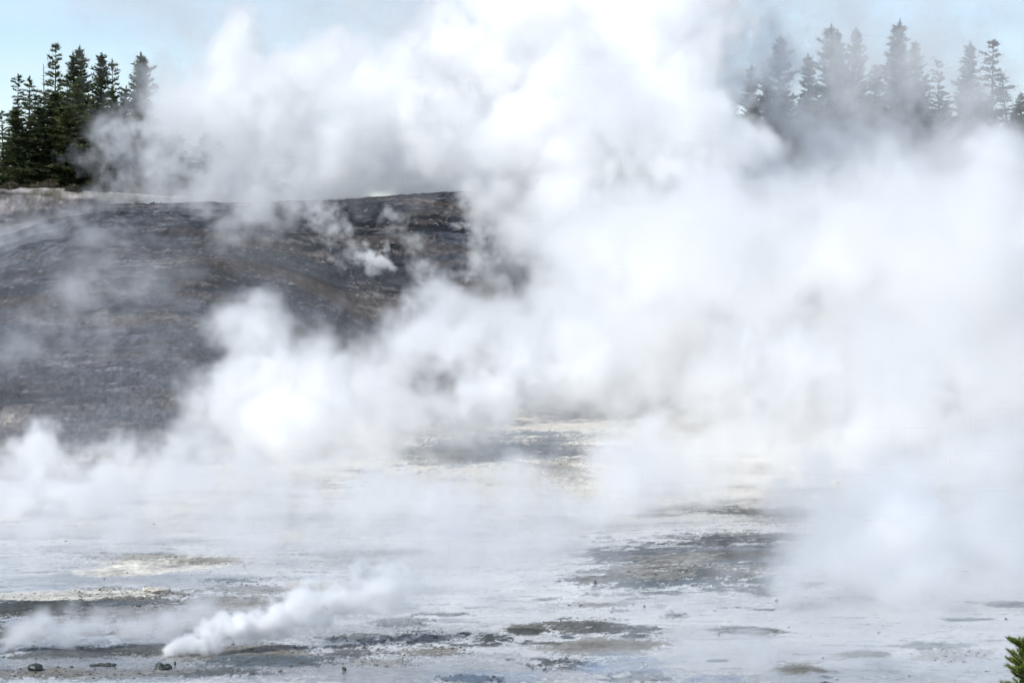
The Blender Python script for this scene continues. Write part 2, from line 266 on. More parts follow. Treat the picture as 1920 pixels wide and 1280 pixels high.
# ------------------------------------------------------------------ vegetation materials
def leaf_mat(name, c1, c2, var=.35):
    m, t, b = new_mat(name); N = t.nodes.new; L = t.links.new
    n = N('ShaderNodeTexNoise'); n.inputs['Scale'].default_value = 1.4; n.inputs['Detail'].default_value = 4
    geo = N('ShaderNodeNewGeometry'); L(geo.outputs['Position'], n.inputs['Vector'])
    oi = N('ShaderNodeObjectInfo'); ad = N('ShaderNodeMath'); ad.operation = 'MULTIPLY_ADD'; L(oi.outputs['Random'], ad.inputs[0]); ad.inputs[1].default_value = var; L(n.outputs['Fac'], ad.inputs[2])
    r = N('ShaderNodeMapRange'); r.inputs['From Min'].default_value = .35; r.inputs['From Max'].default_value = .62 + var; L(ad.outputs[0], r.inputs[0])
    mx = N('ShaderNodeMix'); mx.data_type = 'RGBA'; mx.inputs['A'].default_value = (*c1, 1); mx.inputs['B'].default_value = (*c2, 1); L(r.outputs[0], mx.inputs['Factor'])
    L(mx.outputs['Result'], b.inputs['Base Color']); b.inputs['Roughness'].default_value = .6
    tr = N('ShaderNodeBsdfTranslucent'); L(mx.outputs['Result'], tr.inputs['Color']); ms = N('ShaderNodeMixShader'); ms.inputs[0].default_value = .25
    out = t.nodes['Material Output']; L(b.outputs[0], ms.inputs[1]); L(tr.outputs[0], ms.inputs[2]); L(ms.outputs[0], out.inputs['Surface'])
    return m
def simple_mat(name, c, rough=.85, scale=8, var=.4, bump=.02):
    m, t, b = new_mat(name); N = t.nodes.new; L = t.links.new
    geo = N('ShaderNodeNewGeometry'); n = N('ShaderNodeTexNoise'); n.inputs['Scale'].default_value = scale; n.inputs['Detail'].default_value = 6; L(geo.outputs['Position'], n.inputs['Vector'])
    mx = N('ShaderNodeMix'); mx.data_type = 'RGBA'; mx.inputs['A'].default_value = (*[q * (1 - var) for q in c], 1); mx.inputs['B'].default_value = (*[q * (1 + var) for q in c], 1); L(n.outputs['Fac'], mx.inputs['Factor'])
    L(mx.outputs['Result'], b.inputs['Base Color']); b.inputs['Roughness'].default_value = rough
    bu = N('ShaderNodeBump'); bu.inputs['Distance'].default_value = bump; L(n.outputs['Fac'], bu.inputs['Height']); L(bu.outputs[0], b.inputs['Normal'])
    return m
M_NEEDLE = leaf_mat('conifer_needles', (.022, .044, .020), (.120, .135, .042))
M_BUSH = leaf_mat('heath_leaves', (.05, .05, .028), (.12, .095, .05))
M_BARK = simple_mat('grey_bark', (.10, .085, .07))
M_SNAG = simple_mat('weathered_wood', (.22, .20, .18))

def tube(pts, rad, n=5):
    """tapered tube through pts"""
    pts = np.asarray(pts, float); V = []; F = []
    for i, p in enumerate(pts):
        d = pts[min(i + 1, len(pts) - 1)] - pts[max(i - 1, 0)]; d /= np.linalg.norm(d) + 1e-9
        a = np.cross(d, [0, 0, 1.]) if abs(d[2]) < .9 else np.cross(d, [1., 0, 0]); a /= np.linalg.norm(a); b = np.cross(d, a)
        for k in range(n):
            q = 2 * math.pi * k / n; V.append(p + rad[i] * (math.cos(q) * a + math.sin(q) * b))
    for i in range(len(pts) - 1):
        for k in range(n):
            a0 = i * n + k; a1 = i * n + (k + 1) % n
            F.append((a0, a1, a1 + n)); F.append((a0, a1 + n, a0 + n))
    return np.array(V), np.array(F, int)
class Acc:
    def __init__(s): s.v = []; s.f = []; s.n = 0
    def add(s, v, f): s.v.append(v); s.f.append(f + s.n); s.n += len(v)
    def mesh(s, name, mat, smooth=False): return mesh_np(name, np.concatenate(s.v), np.concatenate(s.f), [mat], smooth)
def needles(g, C, Dn, n, ln, wd, spread):
    """n narrow spikes at every point C along direction Dn"""
    m = len(C); C = np.repeat(C, n, 0); Dn = np.repeat(Dn, n, 0)
    d = Dn + g.normal(0, spread, (m * n, 3)); d /= np.linalg.norm(d, axis=1)[:, None]
    s = np.cross(d, g.normal(0, 1, (m * n, 3))); s /= np.linalg.norm(s, axis=1)[:, None] + 1e-9
    L = (ln * g.uniform(.6, 1.3, m * n))[:, None]; W = (wd * g.uniform(.7, 1.3, m * n))[:, None]
    C = C + g.normal(0, ln * .12, C.shape)
    V = np.stack([C - s * W - d * L * .15, C + s * W - d * L * .15, C + d * L], 1).reshape(-1, 3)
    F = np.arange(len(V)).reshape(-1, 3); return V, F
def conifer(seed, h=14, kind='fir', dens=1.0, base=.08, width=.17, ragged=.25):
    g = np.random.default_rng(seed); T = Acc(); Cn = Acc()
    lean = g.normal(0, .02, 2)
    zz = np.linspace(0, 1, 9); bend = g.normal(0, .010, 2)
    def axis(q): return np.array([lean[0] * h * q + bend[0] * h * math.sin(q * 5), lean[1] * h * q + bend[1] * h * math.sin(q * 4), h * q])
    r0 = .014 * h
    v, f = tube([axis(q) for q in zz], [r0 * (1 - .93 * q) for q in zz], 7); T.add(v, f)
    q = base; gaps = g.uniform(0, 1, 40)
    while q < .985:
        if kind == 'pine':
            env = width * h * (max(0, 1 - q) ** .55) * (.55 + .45 * math.sin(min(1, q * 1.8) * math.pi / 2)) * g.uniform(.55, 1.2)
            nb = g.integers(3, 5); dq = .034; up = .35
        else:
            env = width * h * (1 - q) ** .82 * g.uniform(1 - ragged, 1 + ragged * .7) + .12
            nb = g.integers(5, 8); dq = .023; up = .02 + .5 * q
        a0 = g.uniform(0, 6.28)
        for b in range(nb):
            a = a0 + b * 6.283 / nb + g.normal(0, .25)
            if g.uniform() < (.22 if kind == 'pine' else .14): continue
            if g.uniform() < .08: env2 = env * 1.35
            else: env2 = env
            L = env2 * g.uniform(.5, 1.2)
            o = axis(min(1, q + g.uniform(-.01, .01)))
            dr = np.array([math.cos(a), math.sin(a), up + g.normal(0, .12)])
            ns = max(3, int(L / .16 * dens)); ts = np.linspace(.18 if kind == 'fir' else .35, 1, ns)
            droop = (-.12 if kind == 'fir' else .12) * L
            P = o + dr * (ts * L)[:, None]; P[:, 2] += droop * np.sin(ts * 2.6) - (0 if kind == 'pine' else .0)
            tp = [o, o + dr * L * .5 + [0, 0, droop * .9], o + dr * L + [0, 0, droop * .5]]
            v, f = tube(tp, [.030 * L ** .5, .018 * L ** .5, .006], 3); T.add(v, f)
            # side twigs widen the bough
            sw = np.array([-dr[1], dr[0], 0])
            off = g.normal(0, 1, ns) * .26 * L * (1.05 - ts) + 0
            P2 = np.concatenate([P, P + sw * off[:, None] - [0, 0, .04]])
            if kind == 'pine':
                P2 = P2[g.uniform(size=len(P2)) < .8]
                v, f = needles(g, P2, np.repeat((dr * .5 + [0, 0, .45])[None], len(P2), 0), 7, .30, .042, .6)
            else:
                v, f = needles(g, P2, np.repeat((dr * .7 + [0, 0, .25])[None], len(P2), 0), 5, .30, .05, .55)
            Cn.add(v, f)
        q += dq * g.uniform(.7, 1.3)
    v, f = needles(g, np.array([axis(1 - e) for e in np.linspace(0, .05, 6)]), np.tile([0, 0, 1.], (6, 1)), 5, .3, .04, .3); Cn.add(v, f)
    return T.mesh('trunk', M_BARK, True), Cn.mesh('crown', M_NEEDLE)
VAR = [conifer(1, 14, 'fir', width=.15), conifer(2, 14, 'fir', width=.19, ragged=.35), conifer(3, 14, 'fir', width=.125, ragged=.35),
       conifer(4, 14, 'pine', base=.16, width=.17), conifer(5, 14, 'pine', base=.30, width=.20), conifer(6, 14, 'fir', width=.17, base=.03, ragged=.3), conifer(7, 14, 'pine', base=.10, width=.14),
       conifer(8, 14, 'pine', base=.06, width=.20), conifer(9, 14, 'fir', width=.21, base=.04, ragged=.5), conifer(10, 14, 'pine', base=.2, width=.15), conifer(12, 14, 'fir', width=.16, ragged=.55)]
SWAP = {0: (0, 10), 1: (1, 8), 2: (2, 10), 3: (3, 9), 4: (4, 4), 5: (5, 7), 6: (6, 9)}
def gz(x, y): return float(height(np.array([x]), np.array([y]))[0])
tree_n = [0]
def tree(px, top, D, v, label, group, sw=1.0, name='fir_tree', rz=None):
    v = SWAP[v][tree_n[0] % 2] if v < 7 else v; tree_n[0] += 1
    D = max(D, 289 + (D - 277) * .45); x = px_x(px, D); z0 = gz(x, D); zt = at(px, top, D)[2]; s = (zt - z0) / 14.0
    e = link(name, None, loc=(x, D, z0 - .15)); e.rotation_euler = (0, 0, rng.uniform(0, 6.28) if rz is None else rz); e.scale = (s * sw * 1.3, s * sw * 1.3, s)
    link('trunk', VAR[v][0], e); link('crown', VAR[v][1], e)
    tag(e, label, 'tree', group); return e
ORD = 'first second third fourth fifth sixth seventh eighth ninth tenth eleventh twelfth thirteenth fourteenth fifteenth sixteenth seventeenth eighteenth nineteenth twentieth twenty-first twenty-second twenty-third twenty-fourth'.split()
GL, GR = 'conifers on the left skyline', 'conifers on the right skyline'
tree(105, 82, 300, 4, 'tallest thin pine with open tiers rising above the left wood', GL, .85, 'pine_tree')
tree(32, 138, 296, 6, 'dark narrow pine near the left edge, left of a twin of the same height', GL, 1, 'pine_tree')
tree(57, 142, 293, 6, 'dark narrow pine just right of its twin near the left edge', GL, .95, 'pine_tree')
tree(142, 98, 304, 2, 'slim fir tip just left of the hazy tall fir pair', GL, .9)
tree(158, 86, 310, 0, 'hazy pointed fir behind the wood, right of the tallest pine', GL, 1)
tree(192, 98, 303, 1, 'broad dark fir in the middle of the left wood', GL, .9)
tree(220, 112, 306, 3, 'ragged pine right of the broad dark fir, half in steam', GL, .9, 'pine_tree')
tree(272, 98, 312, 0, 'rightmost tall fir of the left wood, fading into steam', GL, 1.05)
tree(256, 110, 313, 5, 'pale fir beside the rightmost tall one, mostly lost in steam', GL, .8)
tree(5, 205, 290, 6, 'dark pine cut by the left edge of the view', GL, 1.1, 'pine_tree')
tree(83, 168, 292, 3, 'shorter dark pine below the tallest thin pine', GL, .9, 'pine_tree')
tree(122, 150, 290, 5, 'full dark fir standing at the front below the hazy fir', GL, 1.0)
tree(150, 140, 295, 1, 'wide dark fir in front of the slim fir tip', GL, .9)
tree(100, 200, 284, 5, 'olive lit fir at the front foot of the left wood', GL, 1.1)
tree(30, 222, 285, 1, 'olive lit young fir on the crest near the left edge', GL, 1.2)
tree(175, 175, 288, 5, 'dark fir at the right front of the left wood', GL, 1.1)
tree(62, 235, 282, 0, 'low fir on the crest between two olive firs', GL, 1.4)
tree(210, 165, 297, 2, 'narrow dark fir behind drifting steam at the wood edge', GL, 1.2)
tree(236, 160, 296, 1, 'brown tinged fir at the steamy end of the left wood', GL, 1.0)
tree(140, 240, 281, 5, 'low spreading fir low on the crest under the dark firs', GL, 1.5)
tree(8, 262, 280, 5, 'low fir at the left edge on the pale crest', GL, 1.6)
SMALL = sorted([(60, 175, 283, 9), (105, 170, 285, 8), (200, 225, 286, 1), (262, 205, 292, 5), (300, 215, 294, 0), (335, 232, 292, 1), (372, 245, 292, 5), (410, 262, 294, 1), (455, 268, 292, 5), (500, 280, 294, 0), (545, 290, 296, 5), (240, 240, 282, 5), (178, 215, 280, 1), (15, 240, 279, 5), (150, 215, 282, 1), (205, 235, 279, 5), (310, 282, 284, 5), (355, 290, 285, 1), (430, 300, 288, 5), (120, 195, 278, 1), (45, 205, 277, 5), (78, 195, 277, 1), (280, 300, 280, 5), (590, 300, 297, 1)])
for i, (px, tp, D, v) in enumerate(SMALL):
    tree(px, tp, D, v, 'small veiled conifer, %s from the left among the low ones on the left crest' % ORD[i], 'small conifers veiled on the left crest', 1.9)
link('dead_tree', None)  # placed below
snag = bpy.data.objects['dead_tree']
sx = px_x(84, 297); sz = gz(sx, 297); st = at(84, 120, 297)[2] - sz
sg = np.random.default_rng(8); A = Acc(); v, f = tube([(0, 0, 0), (.05, 0, st * .5), (.0, 0, st)], [.16, .10, .03], 6); A.add(v, f)
B = Acc()
for i in range(26):
    q = sg.uniform(.45, .97); a = sg.uniform(0, 6.28); L = (1.1 - q) * 2.2
    v, f = tube([(0, 0, q * st), (math.cos(a) * L, math.sin(a) * L, q * st + L * .25)], [.035, .01], 3); B.add(v, f)
snag.location = (sx, 297, sz)
link('trunk', A.mesh('trunk', M_SNAG, True), snag); tag(link('branches', B.mesh('branches', M_SNAG), snag), kind='stuff'); tag(snag, 'bare dead tree with thin stub branches left of the tallest pine', 'tree')
tree(1549, 46, 312, 2, 'tall slim fir at the left of the right hand trio', GR, 1.15)
tree(1575, 56, 306, 0, 'darkest fir, middle of the trio on the right skyline', GR, .75)
tree(1603, 52, 313, 1, 'wide fir at the right of the trio on the right skyline', GR, .85)
tree(1655, 40, 318, 2, 'tallest hazy fir with a sharp tip on the right skyline', GR, 1.25)
tree(1690, 78, 322, 0, 'very pale fir just right of the tallest hazy one', GR, .9)
tree(1730, 78, 322, 5, 'pale blunt topped fir in the middle of the right skyline', GR, .85)
tree(1762, 112, 316, 4, 'half bare ragged pine with long crooked boughs', GR, .8, 'pine_tree')
tree(1797, 80, 314, 2, 'slender see-through fir left of the big layered pine', GR, 1.05)
tree(1860, 76, 305, 4, 'big layered pine with separate plates of foliage near the right edge', GR, 1.15, 'pine_tree')
tree(1885, 138, 298, 3, 'dark pine shoulder below the big layered pine', GR, 1.2, 'pine_tree')
tree(1912, 172, 296, 1, 'dark fir at the right edge of the view', GR, 1.1)
tree(1399, 119, 306, 2, 'dark fir tip showing alone left of the right skyline', GR, 1.1)
tree(1424, 130, 308, 5, 'small hazy fir tip right of the lone dark one', GR, .9)
tree(1440, 136, 310, 0, 'faint low fir tip right of the small hazy one', GR, .9)
tree(1468, 66, 322, 2, 'ghostly fir tip almost lost in bright steam', GR, 1)
tree(1515, 100, 320, 0, 'ghostly fir just left of the right hand trio', GR, 1)
tree(1352, 170, 300, 1, 'dark fir at the left end of the right wood', GR, 1)
tree(1378, 175, 298, 5, 'dark full fir below the lone fir tip', GR, 1.1)
tree(1640, 120, 306, 1, 'steamy fir in front of the tallest hazy one', GR, 1)
tree(1830, 170, 300, 0, 'grey fir low between slender fir and layered pine', GR, 1.2)
DIM = sorted([(1560, 130, 300, 1), (1600, 120, 302, 5), (1680, 150, 304, 0), (1720, 150, 305, 1), (1770, 170, 303, 5), (1800, 175, 300, 1), (1860, 190, 296, 5), (1900, 200, 292, 1), (1500, 170, 302, 0), (1450, 175, 300, 5), (1410, 180, 297, 1), (1340, 200, 296, 5), (1540, 175, 296, 5), (1620, 180, 296, 1), (1700, 200, 296, 5), (1760, 210, 295, 0), (1830, 215, 293, 1), (1885, 235, 288, 5), (1370, 225, 292, 0), (1480, 215, 294, 1), (1920, 225, 288, 0), (1590, 225, 292, 0), (1660, 225, 292, 5)])
for i, (px, tp, D, v) in enumerate(DIM):
    tree(px, tp, D, v, 'dim conifer dissolving into steam, %s from the left inside the right wood' % ORD[i], 'dim conifers inside the right wood', 1.35)

# low bushes on the crest behind the mound
def bush_mesh(seed):
    g = np.random.default_rng(seed); P = g.normal(0, 1, (260, 3)); P /= np.linalg.norm(P, axis=1)[:, None]; P *= (g.uniform(.5, 1, 260) ** .5)[:, None]
    D_ = P.copy(); P[:, 2] = np.abs(P[:, 2]) * .75; P *= 1 + .3 * np.sin(P[:, :1] * 5 + seed)
    v, f = needles(g, P, D_, 6, .30, .05, .7); return mesh_np('bush', v, f, [M_BUSH])
BM = [bush_mesh(s) for s in (1, 2, 3)]
for i, (px, D, s) in enumerate(sorted([(545, 284, 1.3), (520, 286, 1.0), (570, 285, .8), (500, 282, .6), (345, 276, .8), (290, 274, .6), (230, 276, .7), (400, 280, .7), (262, 279, .5), (160, 272, .5), (445, 279, .5), (20, 284, .8), (48, 286, .55), (90, 285, .9), (118, 287, .6), (140, 284, .7), (190, 286, .9), (212, 285, .5), (250, 286, .8), (315, 286, .9)])):
    x = px_x(px, D); o = link('bush', BM[i % 3], loc=(x, D, gz(x, D) - .1)); o.scale = (s * 1.4, s, s); o.rotation_euler.z = i * 1.7
    tag(o, 'low brown heath bush, %s from the left of those along the left crest' % ORD[i], 'bush', 'heath bushes along the crest')

# ------------------------------------------------------------------ young pine in the foreground (bottom right corner)
def young_pine():
    g = np.random.default_rng(77); D = 40.0; px = 1924
    x = px_x(px, D); z0 = gz(x, D); h = at(px, 1197, D)[2] - z0
    T = Acc(); K = Acc(); v, f = tube([(0, 0, 0), (0.02, 0, h * .5), (0, 0, h * .99)], [.06, .04, .008], 8); T.add(v, f)
    def shoot(p0, p1, ln=.055, n=9, step=.012):
        L = np.linalg.norm(p1 - p0); m = max(4, int(L / step)); q = np.linspace(0, 1, m)[:, None]; P = p0 + (p1 - p0) * q
        v, f = tube([p0, p1], [.010, .005], 4); T.add(v, f)
        d = np.tile((p1 - p0) / L, (m, 1)); v, f = needles(g, P, d * .9, n, ln, .0035, .75); K.add(v, f)
    shoot(np.array([0, 0, h - .22]), np.array([0, 0, h]), n=12)
    q = h - .16
    while q > .5:
        env = min(.9, .05 + (h - q) * .26)
        for b in range(9):
            a = g.uniform(0, 6.28); L = env * g.uniform(.7, 1.1); o = np.array([0, 0, q + g.uniform(-.05, .05)])
            e = o + np.array([math.cos(a) * L, math.sin(a) * L, L * .35 + .05]); mid_ = (o + e) / 2 - [0, 0, .04 * L]
            if q > h - 1.6:
                shoot(mid_, e); shoot(o, mid_, n=5)
                for s in range(int(2 + L * 5)):
                    c = mid_ + (e - mid_) * g.uniform(-.3, .9); a2 = a + g.choice([-1, 1]) * g.uniform(.5, .9); l2 = g.uniform(.08, .18)
                    shoot(c, c + np.array([math.cos(a2) * l2, math.sin(a2) * l2, l2 * .6]), n=8)
            else:
                shoot(o, e, n=7, step=.04, ln=.08)
        q -= g.uniform(.10, .16) if q > h - 1.6 else .3
    e = link('young_pine', None, loc=(x, D, z0)); link('trunk', T.mesh('trunk', M_BARK, True), e)
    link('crown', K.mesh('crown', leaf_mat('young_pine_needles', (.07, .14, .02), (.22, .26, .05))), e)
    tag(e, 'young green pine tip poking up at the bottom right corner, close by', 'tree')
young_pine()

# ------------------------------------------------------------------ rocks, driftwood, pebbles
import bmesh
M_ROCK = simple_mat('dark_rock', (.06, .058, .055), .7, 14, .5, .03); M_VENT = simple_mat('algae_dark_rock', (.028, .036, .031), .45, 12, .5, .03)
M_PALE = simple_mat('bleached_wood', (.62, .56, .48), .8, 10, .25, .02)
def rock_mesh(seed, mat, sub=3):
    bm = bmesh.new(); bmesh.ops.create_icosphere(bm, subdivisions=sub, radius=1); g = np.random.default_rng(seed)
    pl = g.normal(0, 1, (7, 3)); pl /= np.linalg.norm(pl, axis=1)[:, None]; dd = g.uniform(.55, .85, 7)
    for v in bm.verts:
        p = np.array(v.co)
        for n, d in zip(pl, dd):
            e = p @ n - d
            if e > 0: p = p - n * e * .9
        p = p * (1 + .05 * math.sin(p[0] * 7 + seed) * math.cos(p[1] * 6)); v.co = p
    me = bpy.data.meshes.new('rock'); bm.to_mesh(me); bm.free(); me.materials.append(mat); return me
RK = [rock_mesh(i, M_ROCK) for i in range(4)]; RV = [rock_mesh(i + 20, M_VENT) for i in range(3)]
def rock(px, py, w, h, label, mesh, name='rock', rz=0, dep=1.0, group=None, z=0.0):
    p = at_ground(px, py, z)
    for _ in range(4): p = at_ground(px, py, gz(p[0], p[1]))
    s = p[1] / FPX; o = link(name, mesh, loc=(p[0], p[1], gz(p[0], p[1]) + h * s * .25)); o.scale = (w * s * .5, w * s * .5 * dep, h * s * .8); o.rotation_euler.z = rz
    return tag(o, label, 'rock', group)
rock(67, 1256, 32, 13, 'rounded dark olive boulder on wet flats at lower left', RV[0])
rock(134, 1251, 7, 4, 'tiny dark stone between the olive boulder and the dark pool lip', RK[0])
rock(1116, 1094, 7, 8, 'upright dark stone beside the left tip of the rilled mound', RK[1])
rock(1456, 1128, 7, 6, 'small black stone on bright flats below the rilled mound', RK[2])
rock(1208, 1138, 5, 4, 'tiny black stone alone on the pale flats centre right', RK[3])
rock(645, 1256, 9, 8, 'small squared dark stone at the bottom left of centre', RK[0])
rock(1337, 1100, 4, 3, 'tiny dark stone right below the rilled mound', RK[1])
rock(1348, 1191, 4, 3, 'tiny dark stone left of the long olive mound patch', RK[2])
rock(1886, 1161, 6, 3, 'tiny stone near the right edge beside a grey streak', RK[3])
rock(162, 1133, 6, 4, 'small dark stone on the dark gravel band at left', RK[0])
rock(259, 1137, 12, 4, 'flat dark stone on the gravel band, right of the smaller one', RK[1])
rock(298, 762, 5, 5, 'small black stone at the foot of the hill', RK[2], z=2)
rock(127, 828, 5, 5, 'small black stone on tan ground above the left steam', RK[3], z=1)
rock(328, 1246, 5, 7, 'small upright stone right of the steaming vent', RK[3])
# steaming vent: a cracked rim of dark rocks round a hole
p = at_ground(305, 1251); p = at_ground(305, 1251, gz(p[0], p[1])); s = p[1] / FPX
ve = link('steam_vent', None, loc=(p[0], p[1], gz(p[0], p[1]))); tag(ve, 'dark green rock vent at lower left blowing the dense white plume', 'vent')
for i in range(7):
    a = i / 7 * 6.283 + .3; o = link('rim_rock', RV[i % 3], ve, ((math.cos(a) * 11 * s + 2 * s), math.sin(a) * .30, .02)); q = .8 + .4 * ((i * 37) % 10) / 10; o.scale = (8 * s * q, .14 * q, .10 * q); o.rotation_euler.z = a
o = link('rim_rock', RV[1], ve, (-6 * s, .05, .05)); o.scale = (9 * s, .16, .16)
# dark pool lip
p = at_ground(195, 1245); p = at_ground(195, 1245, gz(p[0], p[1])); s = p[1] / FPX
pl = link('pool_lip', None, loc=(p[0], p[1], gz(p[0], p[1]))); tag(pl, 'long low dark ledge over a hole between boulder and vent', 'ledge')
for i, (dx, ww, hh) in enumerate([(-16, 12, .05), (-4, 13, .08), (8, 12, .10), (17, 8, .07)]):
    o = link('ledge_rock', RV[i % 3], pl, (dx * s, .0, .0)); o.scale = (ww * s, .22, hh)
# bleached wood on the left flats
p = at_ground(287, 1107); p = at_ground(287, 1107, gz(p[0], p[1])); s = p[1] / FPX
dw = link('driftwood', None, loc=(p[0], p[1], gz(p[0], p[1]))); tag(dw, 'bleached white log remains lying on the grey gravel at left', 'log')
for pts, rad in (([(-16 * s, 0, .10), (-5 * s, .1, .07), (8 * s, .0, .06)], [.07, .05, .04]), ([(-2 * s, -.2, .06), (10 * s, -.1, .09), (22 * s, .2, .05)], [.05, .06, .02]), ([(-15 * s, 0, .08), (-19 * s, .1, .22)], [.05, .03])):
    v, f = tube(pts, rad, 6); o = link('branch', mesh_np('branch', v, f, [M_PALE], True), dw)
# pebbles: thousands of small dark stones over the gravel patches
g = np.random.default_rng(5); pts = []
for (px, py, rx, ry, c, s, sp) in PATCH:
    if sp < .55 or py < 780: continue
    n = int(min(420, rx * ry * .22 * sp)); a = g.uniform(0, 6.283, n); r = np.sqrt(g.uniform(0, 1, n)) * 1.25
    cx, cyy, aa, bb = ell(px, py, rx, ry); pts.append(np.stack([cx + aa * r * np.cos(a), cyy + bb * r * np.sin(a)], 1))
n = 1500; pts.append(np.stack([g.uniform(-22, 22, n), g.uniform(90, 150, n)], 1)[samp(T_A, g.uniform(0, 1, n), g.uniform(0, 1, n)) > .3])
pts = np.concatenate(pts); pz = height(pts[:, 0], pts[:, 1])
oc = np.array([(1, 0, 0), (0, 1, 0), (-1, 0, 0), (0, -1, 0), (0, 0, 1.)]); of = np.array([(0, 1, 4), (1, 2, 4), (2, 3, 4), (3, 0, 4)])
m = len(pts); sc = g.lognormal(-3.55, .45, m); rot = g.uniform(0, 6.28, m)
ox = oc[None, :, 0] * (1 + .4 * g.normal(size=(m, 5))); oy = oc[None, :, 1] * (1 + .3 * g.normal(size=(m, 5)))
V = np.stack([pts[:, 0, None] + sc[:, None] * 1.3 * (ox * np.cos(rot)[:, None] - oy * np.sin(rot)[:, None]), pts[:, 1, None] + sc[:, None] * 1.3 * (ox * np.sin(rot)[:, None] + oy * np.cos(rot)[:, None]), pz[:, None] - .01 + sc[:, None] * .8 * oc[None, :, 2]], -1).reshape(-1, 3)
F = (of[None] + 5 * np.arange(m)[:, None, None]).reshape(-1, 3)
tag(link('pebbles', mesh_np('pebbles', V, F, [M_ROCK])), 'dark pebbles scattered over the gravelly patches of the flats', kind='stuff')
# rubble on the hill side
n = 9000; hx = g.uniform(-52, 8, n); hy = g.uniform(203, 262, n); keep = samp(T_A, hx / 25, hy / 25) + g.normal(0, .6, n) > .5
hx, hy = hx[keep], hy[keep]; hz = height(hx, hy); m = len(hx); sc = np.clip(g.lognormal(-2.1, .45, m), .05, .4); rot = g.uniform(0, 6.28, m)
ox = oc[None, :, 0] * (1 + .4 * g.normal(size=(m, 5))); oy = oc[None, :, 1] * (1 + .3 * g.normal(size=(m, 5)))
V = np.stack([hx[:, None] + sc[:, None] * (ox * np.cos(rot)[:, None] - oy * np.sin(rot)[:, None]), hy[:, None] + sc[:, None] * (ox * np.sin(rot)[:, None] + oy * np.cos(rot)[:, None]), hz[:, None] - .03 + sc[:, None] * .8 * oc[None, :, 2]], -1).reshape(-1, 3)
F = (of[None] + 5 * np.arange(m)[:, None, None]).reshape(-1, 3)
M_RUB = simple_mat('hill_rubble', (.085, .08, .078), .85, .8, .7, .03)
tag(link('rubble', mesh_np('rubble', V, F, [M_RUB])), 'loose stones strewn over the dark bare hillside', kind='stuff')

# ------------------------------------------------------------------ steam
#STEAM#
M_STEAM = bpy.data.materials.new('steam'); M_STEAM.use_nodes = True; st_ = M_STEAM.node_tree; st_.nodes.clear()
so = st_.nodes.new('ShaderNodeOutputMaterial'); sv = st_.nodes.new('ShaderNodeVolumePrincipled'); st_.links.new(sv.outputs[0], so.inputs['Volume'])
sv.inputs['Color'].default_value = (1, 1, 1, 1); sv.inputs['Density'].default_value = 1.0; sv.inputs['Anisotropy'].default_value = .35
def steam_object(name, dens, lo, dx, label):
    """a real fog volume: the densities live on the object's points, geometry nodes pour them into a voxel grid"""
    n = dens.shape; me = bpy.data.meshes.new(name); me.vertices.add(dens.size)
    a = me.attributes.new('density', 'FLOAT', 'POINT'); a.data.foreach_set('value', np.ascontiguousarray(dens, np.float32).ravel())
    ng = bpy.data.node_groups.new(name, 'GeometryNodeTree')
    ng.interface.new_socket('Geometry', in_out='INPUT', socket_type='NodeSocketGeometry'); ng.interface.new_socket('Geometry', in_out='OUTPUT', socket_type='NodeSocketGeometry')
    N = ng.nodes.new; L = ng.links.new
    gi = N('NodeGroupInput'); go = N('NodeGroupOutput'); vc = N('GeometryNodeVolumeCube'); sm = N('GeometryNodeSetMaterial'); sm.inputs['Material'].default_value = M_STEAM
    vc.inputs['Min'].default_value = lo; vc.inputs['Max'].default_value = np.array(lo) + dx * (np.array(n) - 1)
    for i, q in enumerate('XYZ'): vc.inputs['Resolution ' + q].default_value = n[i]
    pos = N('GeometryNodeInputPosition'); sub = N('ShaderNodeVectorMath'); sub.operation = 'SUBTRACT'; L(pos.outputs[0], sub.inputs[0]); sub.inputs[1].default_value = lo
    dv = N('ShaderNodeVectorMath'); dv.operation = 'SCALE'; L(sub.outputs[0], dv.inputs[0]); dv.inputs['Scale'].default_value = 1 / dx
    sep = N('ShaderNodeSeparateXYZ'); L(dv.outputs[0], sep.inputs[0])
    def ri(x):
        f = N('FunctionNodeFloatToInt'); f.rounding_mode = 'ROUND'; L(x, f.inputs[0]); return f.outputs[0]
    def im(op, a, b):
        f = N('FunctionNodeIntegerMath'); f.operation = op
        for i, v in enumerate((a, b)):
            if isinstance(v, int): f.inputs[i].default_value = v
            else: L(v, f.inputs[i])
        return f.outputs[0]
    ix = im('ADD', im('MULTIPLY', im('ADD', im('MULTIPLY', ri(sep.outputs[0]), n[1]), ri(sep.outputs[1])), n[2]), ri(sep.outputs[2]))
    si = N('GeometryNodeSampleIndex'); si.clamp = True; si.data_type = 'FLOAT'; L(gi.outputs[0], si.inputs[0])
    na = N('GeometryNodeInputNamedAttribute'); na.data_type = 'FLOAT'; na.inputs[0].default_value = 'density'; L(na.outputs[0], si.inputs['Value']); L(ix, si.inputs['Index'])
    L(si.outputs[0], vc.inputs['Density']); L(vc.outputs[0], sm.inputs[0]); L(sm.outputs[0], go.inputs[0])
    o = link(name, me); md = o.modifiers.new('steam grid', 'NODES'); md.node_group = ng
    return tag(o, label, kind='stuff')

